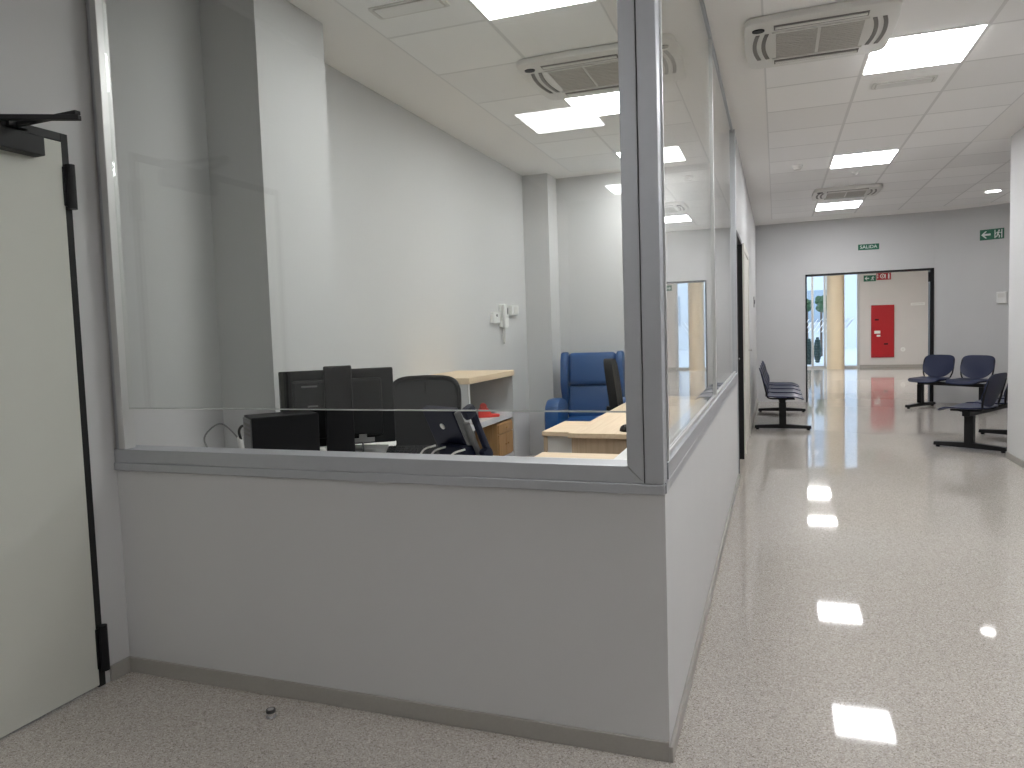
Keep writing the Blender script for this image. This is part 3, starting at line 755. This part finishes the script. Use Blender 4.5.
#   local -y = back of the monitor, towards the camera; panel leans a touch
lean = Matrix.Translation((0, 0.0, 0.25)) @ Matrix.Rotation(-0.03, 4, 'X') @ Matrix.Translation((0, 0, -0.25))
MB().box(-0.256, 0.256, 0.0, 0.028, 0.078, 0.428, bev=0.006, mtx=lean).build('housing', 'charcoal_plastic', t)
MB().box(-0.20, 0.20, -0.024, -0.0005, 0.115, 0.385, bev=0.014, mtx=lean).build('rear_cover', 'charcoal_plastic', t)
MB().box(-0.245, 0.245, 0.0285, 0.030, 0.095, 0.418, mtx=lean).build('screen', 'black_plastic', t)
MB().box(-0.062, 0.062, -0.075, -0.040, 0.012, 0.445, bev=0.006, mtx=lean).build('stand_column', 'black_plastic', t)
MB().box(-0.05, 0.05, -0.041, -0.0245, 0.20, 0.32, bev=0.004, mtx=lean).build('stand_bracket', 'black_plastic', t)
MB().box(-0.13, 0.13, -0.14, 0.07, 0.0, 0.012, bev=0.004).build('stand_base', 'black_plastic', t)
MB().box(-0.16, -0.09, -0.0255, -0.0243, 0.352, 0.360, mtx=lean).box(-0.135, -0.09, -0.0255, -0.0243, 0.262, 0.270, mtx=lean).build('badge', 'grey_plastic', t)
MB().box(0.06, 0.155, -0.034, -0.0245, 0.088, 0.108, mtx=lean).box(0.085, 0.12, -0.040, -0.0245, 0.108, 0.124, mtx=lean).build('cable_plugs', 'grey_plastic', t)
MB().tube([(0.10, -0.036, 0.088), (0.10, -0.05, 0.05), (0.075, -0.055, 0.02), (0.06, -0.06, 0.004)], 0.004).build('video_cable', 'cable_black', t, smooth=True)
t = thing('power_adapter', 'small white power adapter on the worktop left of the monitor stand', 'adapter', (-1.555, 0.475, DT), 0.4)
MB().box(-0.02, 0.02, -0.02, 0.02, 0, 0.095, bev=0.006).build('housing', 'white_plastic', t)
MB().box(-0.042, -0.0205, -0.012, 0.012, 0.02, 0.075, bev=0.004).build('plug', 'light_plastic', t)
# desktop computer lying behind the sill
t = thing('desktop_computer', 'black desktop computer standing left of the monitor with cables in its rear', 'computer', (-1.64, 0.33, DT), math.radians(50))
MB().box(-0.135, 0.135, -0.085, 0.085, 0.008, 0.262, bev=0.004).build('case', 'black_plastic', t)
rp = MB().box(-0.140, -0.1355, -0.078, 0.078, 0.015, 0.254).build('rear_plate', 'grey_plastic', t)
vv = MB()
for k in range(6):
    for j in range(3): vv.box(-0.1415, -0.1401, -0.068+k*0.023, -0.056+k*0.023, 0.185+j*0.02, 0.195+j*0.02)
vv.build('vent_holes', 'slot_dark', rp)
for y in (-0.06, 0.06): MB().cyl((-0.11, y, 0), (-0.11, y, 0.008), 0.012).cyl((0.11, y, 0), (0.11, y, 0.008), 0.012).build('rubber_foot', 'gasket', t)
t = thing('power_cable', 'thin dark cable looping up from the worktop beside the computer, with a white plug', 'cable', (-1.90, 0.36, DT))
MB().tube([(-0.18, 0.07, 0.006), (-0.20, 0.04, 0.085), (-0.218, 0.04, 0.14), (-0.17, 0.04, 0.188), (-0.114, 0.04, 0.205), (-0.045, 0.03, 0.168), (0.005, 0.02, 0.118), (0.02, 0.0, 0.09)], 0.0038).build('loop', 'grey_plastic', t, smooth=True)
MB().tube([(0.012, 0.01, 0.14), (0.012, 0.0, 0.18), (0.04, -0.01, 0.205), (0.075, -0.02, 0.195)], 0.006).build('lead', 'cable_black', t, smooth=True)
MB().cyl((0.0, 0.015, 0.150), (0.028, -0.005, 0.098), 0.012, n=12).build('white_plug', 'white_plastic', t)
MB().box(0.018, 0.072, -0.05, -0.01, 0.0, 0.098, bev=0.006).build('connector', 'cable_black', t)
# telephone
t = thing('desk_phone', 'dark desk telephone seen from behind with handset on its right', 'telephone', (-0.985, 0.60, DT), math.radians(-25))
tilt = Matrix.Translation((0, 0.07, 0)) @ Matrix.Rotation(math.radians(25), 4, 'X')
MB().box(-0.105, 0.100, -0.02, 0.015, 0.05, 0.295, bev=0.006, mtx=tilt).build('body', 'phone_navy', t)
MB().box(-0.10, 0.19, -0.05, 0.10, 0.0, 0.045, bev=0.008).box(-0.04, 0.12, -0.04, 0.05, 0.03, 0.11, bev=0.01).build('foot', 'phone_navy', t)
q = MB().cyl((-0.005, -0.0225, 0.215), (-0.005, -0.0203, 0.215), 0.014, n=24)
bmesh.ops.transform(q.bm, matrix=tilt, verts=q.bm.verts); q.build('round_badge', 'light_plastic', t)
hs = MB().box(0.150, 0.182, 0.012, 0.036, 0.06, 0.29, bev=0.010, mtx=tilt).box(0.145, 0.187, -0.022, 0.040, 0.250, 0.308, bev=0.019, mtx=tilt).box(0.145, 0.187, -0.016, 0.040, 0.05, 0.105, bev=0.018, mtx=tilt)
hs.build('handset', 'phone_navy', t, smooth=True)
MB().box(0.1005, 0.112, -0.018, 0.012, 0.05, 0.285, bev=0.004, mtx=tilt).box(0.112, 0.144, -0.005, 0.010, 0.06, 0.23, bev=0.004, mtx=tilt).build('cradle', 'grey_plastic', t)
for x, nm in ((-0.09, 'line_cord'), (-0.02, 'power_lead'), (0.10, 'handset_cord')):
    MB().tube([(x+0.03, -0.035, 0.10), (x, -0.075, 0.085), (x-0.012, -0.10, 0.05), (x-0.03, -0.13, 0.02), (x-0.07, -0.15, 0.005)], 0.0042).build(nm, 'light_plastic', t, smooth=True)
t = thing('storage_box', 'flat white box lying on the worktop behind the foot of the monitor', 'box', (-1.57, 0.835, DT), 0.18)
MB().box(-0.155, 0.155, -0.055, 0.055, 0.0, 0.042, bev=0.002).build('tray', 'white_laminate', t)
MB().box(-0.157, 0.157, -0.057, 0.057, 0.0421, 0.062, bev=0.002).build('lid', 'white_laminate', t)
t = thing('keyboard', 'black keyboard propped up on the worktop in front of the mesh chair', 'keyboard', (-1.235, 0.80, DT), 0.28)
kt = Matrix.Rotation(0.30, 4, 'X')
MB().box(-0.16, 0.16, -0.06, 0.06, 0.020, 0.040, bev=0.003, mtx=kt).build('case', 'black_plastic', t)
kk = MB()
for r in range(5):
    for q in range(15): kk.box(-0.152+q*0.0203, -0.136+q*0.0203, -0.053+r*0.021, -0.036+r*0.021, 0.0405, 0.046, mtx=kt)
kk.build('keys', 'charcoal_plastic', t)
MB().box(-0.14, -0.12, 0.035, 0.05, 0.0, 0.030).build('foot', 'black_plastic', t); MB().box(0.12, 0.14, 0.035, 0.05, 0.0, 0.030).build('foot', 'black_plastic', t)
t = thing('computer_mouse', 'black computer mouse on the near end of the long desk beside the post', 'mouse', (-0.515, 1.99, 0.745), 0.3)
MB().sphere((0, 0, 0.0), 0.05, (0.62, 1.0, 0.72)).build('shell_cover', 'black_plastic', t, smooth=True)
bm_fix = t.children[0].data
for v in bm_fix.vertices: v.co.z = max(0.0, v.co.z)
MB().cyl((-0.004, -0.025, 0.033), (0.004, -0.025, 0.033), 0.009, n=12).build('wheel', 'grey_plastic', t)

# ------------------------------------------------------------------ office chairs
def office_chair(label, loc, rz, mesh=True, arms=True):
    # local: sitter faces -y
    t = thing('office_chair', label, 'chair', loc, rz, 'black office chairs')
    base = MB().cyl((0, 0, 0.06), (0, 0, 0.12), 0.045, 0.03)
    for k in range(5):
        a = 2*PI*k/5+0.3; base.tube([(0.03*math.cos(a), 0.03*math.sin(a), 0.10), (0.29*math.cos(a), 0.29*math.sin(a), 0.068)], 0.02, smooth=0)
    base.build('star_base', 'black_plastic', t)
    for k in range(5):
        a = 2*PI*k/5+0.3; x, y = 0.29*math.cos(a), 0.29*math.sin(a)
        MB().cyl((x-0.02*math.sin(a), y+0.02*math.cos(a), 0.027), (x+0.02*math.sin(a), y-0.02*math.cos(a), 0.027), 0.027, n=14).build('caster', 'black_plastic', t)
    MB().cyl((0, 0, 0.12), (0, 0, 0.41), 0.025).build('gas_column', 'black_metal', t)
    def sf(u, v, th): return (u, v, 0.475-0.10*max(0, -v-0.12)-th)
    MB().plate(0.24, 0.235, 4, 0.065, sf).build('seat', 'black_fabric', t, smooth=True)
    def bf(u, v, th):
        z = 0.825+v+0.012*(1-(u/0.22)**2)*(1 if v > 0 else 0)
        return (u*(1.0+0.10*v), 0.245+0.12*v-(0.55 if mesh else 0.25)*u*u+th, z)
    if mesh:
        MB().plate(0.205, 0.235, 6, 0.008, bf).build('mesh_back', 'black_mesh', t, smooth=True)
        fr = []; n = 48
        for k in range(n+1):
            a = 2*PI*k/n; ca, sa = math.cos(a), math.sin(a)
            u = 0.212*math.copysign(abs(ca)**(2/6), ca); v = 0.245*math.copysign(abs(sa)**(2/6), sa)
            p = bf(u, v, 0.004); fr.append(p)
        MB().tube(fr, 0.015, smooth=0).build('back_frame', 'black_plastic', t, smooth=True)
        MB().box(-0.008, 0.008, 0.262, 0.280, 0.64, 1.06, bev=0.003, mtx=Matrix.Translation((0, 0, 0))).build('back_spine', 'black_plastic', t)
    else:
        MB().plate(0.215, 0.265, 4, 0.065, bf).build('backrest', 'black_fabric', t, smooth=True)
    MB().tube([(0, 0.10, 0.40), (0, 0.27, 0.43), (0, 0.335, 0.55), (0, 0.315, 0.72)], 0.02).build('back_support', 'black_plastic', t, smooth=True)
    MB().box(-0.12, 0.12, -0.12, 0.14, 0.385, 0.41).build('mechanism', 'black_metal', t)
    if arms:
        for sg in (-1, 1):
            ar_ = MB().tube([(sg*0.12, 0.02, 0.40), (sg*0.275, 0.03, 0.42), (sg*0.285, 0.05, 0.58), (sg*0.285, 0.02, 0.70)], 0.016)
            ar_ = ar_.build('armrest', 'black_plastic', t, smooth=True)
            MB().box(sg*0.285-0.04, sg*0.285+0.04, -0.13, 0.13, 0.70, 0.73, bev=0.012, seg=3).build('arm_pad', 'black_plastic', ar_)
    return t
office_chair('black mesh-back office chair behind the worktop between monitor and phone', (-1.645, 1.52, 0), math.radians(10))
office_chair('black padded office chair edge-on at the long desk in front of the blue armchair', (-0.63, 3.56, 0), math.radians(96), mesh=False, arms=False)

# ------------------------------------------------------------------ blue recliner armchair
t = thing('armchair', 'blue vinyl wing-back armchair in the rear corner of the office', 'armchair', (-1.445, 4.93, 0), math.radians(7))
t.scale = (0.96, 1.0, 0.985)
# local: sitter faces -y
def soft(name, x0, x1, y0, y1, z0, z1, bev, mtx=None, mt='blue_vinyl', par=t):
    return MB().box(x0, x1, y0, y1, z0, z1, bev=bev, seg=5, mtx=mtx).build(name, mt, par, smooth=True)
rec = Matrix.Translation((0, 0.20, 0.42)) @ Matrix.Rotation(-0.16, 4, 'X')
soft('seat_cushion', -0.265, 0.265, -0.34, 0.22, 0.30, 0.455, 0.045)
soft('front_panel', -0.265, 0.265, -0.33, -0.26, 0.09, 0.31, 0.03)
soft('lower_back', -0.265, 0.265, -0.03, 0.12, 0.0, 0.36, 0.04, rec)
soft('headrest', -0.262, 0.262, -0.065, 0.115, 0.355, 0.70, 0.05, rec)
for sg in (-1, 1):
    wing = [(-0.10, 0.30), (-0.13, 0.36), (-0.135, 0.60), (-0.10, 0.69), (0.0, 0.715), (0.14, 0.71), (0.16, 0.60), (0.16, 0.05), (0.0, 0.05), (-0.03, 0.22)]
    x0, x1 = sorted((sg*0.262, sg*0.335))
    MB().prism(wing, 'x', x0, x1, bev=0.018, mtx=rec).build('wing', 'blue_vinyl', t, smooth=True)
    arm = [(-0.38, 0.10), (-0.40, 0.45), (-0.385, 0.57), (-0.33, 0.645), (-0.24, 0.68), (0.05, 0.66), (0.20, 0.63), (0.24, 0.57), (0.24, 0.10)]
    x0, x1 = sorted((sg*0.268, sg*0.425))
    MB().prism(arm, 'x', x0, x1, bev=0.05).build('arm', 'blue_vinyl', t, smooth=True)
soft('back_shell', -0.27, 0.27, 0.121, 0.165, 0.0, 0.68, 0.02, rec)
for x in (-0.32, 0.32):
    for y in (-0.32, 0.18): MB().cyl((x, y, 0), (x, y, 0.10), 0.018, 0.024).build('leg', 'black_plastic', t)

# ------------------------------------------------------------------ wall devices in the office
def yz_box(x0, x1, y0, y1, z0, z1, **k): return MB().box(x0, x1, y0, y1, z0, z1, **k)
t = thing('thermostat', 'small white wall box with dark dot, leftmost of the three wall devices', 'thermostat', (-W, 4.27, 1.475))
yz_box(0.0, 0.035, -0.085, 0.085, -0.05, 0.05, bev=0.005).build('housing', 'white_plastic', t)
MB().cyl((0.0351, -0.0, 0.022), (0.038, -0.0, 0.022), 0.013, n=14).build('dial', 'charcoal_plastic', t)
t = thing('intercom', 'white wall intercom handset with dangling cord, middle of the three wall devices', 'intercom', (-W, 4.50, 1.49))
yz_box(0.0, 0.03, -0.095, 0.115, -0.105, 0.115, bev=0.006).build('base_plate', 'white_plastic', t)
yz_box(0.0305, 0.065, -0.085, -0.015, -0.115, 0.118, bev=0.012, seg=3).build('handset', 'white_plastic', t)
yz_box(0.0301, 0.034, 0.025, 0.085, 0.02, 0.085).build('screen', 'charcoal_plastic', t)
MB().tube([(0.03, -0.04, -0.11), (0.02, -0.035, -0.20), (0.022, -0.01, -0.262), (0.02, 0.02, -0.20), (0.012, 0.035, -0.10)], 0.006).build('cord', 'light_plastic', t, smooth=True)
t = thing('wall_switch', 'plain white switch box, rightmost of the three wall devices', 'switch', (-W, 4.79, 1.555))
yz_box(0.0, 0.04, -0.10, 0.10, -0.05, 0.05, bev=0.005).build('housing', 'white_plastic', t)
yz_box(0.0401, 0.045, -0.05, 0.05, -0.03, 0.03, bev=0.002).build('rocker', 'light_plastic', t)

# ------------------------------------------------------------------ small metal door stop on the floor
t = thing('door_stop', 'small metal door stop standing on the lobby floor in front of the low wall', 'door stop', (-1.385, -0.145, 0))
MB().cyl((0, 0, 0), (0, 0, 0.004), 0.019, n=20).build('flange', 'chrome', t)
MB().cyl((0, 0, 0.004), (0, 0, 0.022), 0.011, n=20).build('post', 'chrome', t)
q = MB().cyl((0, 0, 0.0201), (0, 0, 0.030), 0.0165, n=20); q.build('rubber_ring', 'gasket', t)
MB().cyl((0, 0, 0.0301), (0, 0, 0.031), 0.011, n=20).build('cap', 'chrome', t)

# ------------------------------------------------------------------ daylight
wd = bpy.data.worlds.new('sky'); scene.world = wd; wd.use_nodes = True
nt = wd.node_tree; bg = nt.nodes['Background']
sky = nt.nodes.new('ShaderNodeTexSky'); sky.sky_type = 'HOSEK_WILKIE'
sky.sun_direction = (0.5, 0.6, 0.6); sky.turbidity = 3.0
mixn = nt.nodes.new('ShaderNodeMix'); mixn.data_type = 'RGBA'; mixn.inputs[0].default_value = 0.75
mixn.inputs[7].default_value = (0.62, 0.78, 1.0, 1)
nt.links.new(sky.outputs[0], mixn.inputs[6]); nt.links.new(mixn.outputs[2], bg.inputs['Color'])
bg.inputs['Strength'].default_value = 3.4
cy_ = scene.cycles
cy_.max_bounces = 12; cy_.diffuse_bounces = 6; cy_.glossy_bounces = 6; cy_.transparent_max_bounces = 24
cy_.use_denoising = True
cy_.sample_clamp_indirect = 6.0
cy_.caustics_reflective = False; cy_.caustics_refractive = False
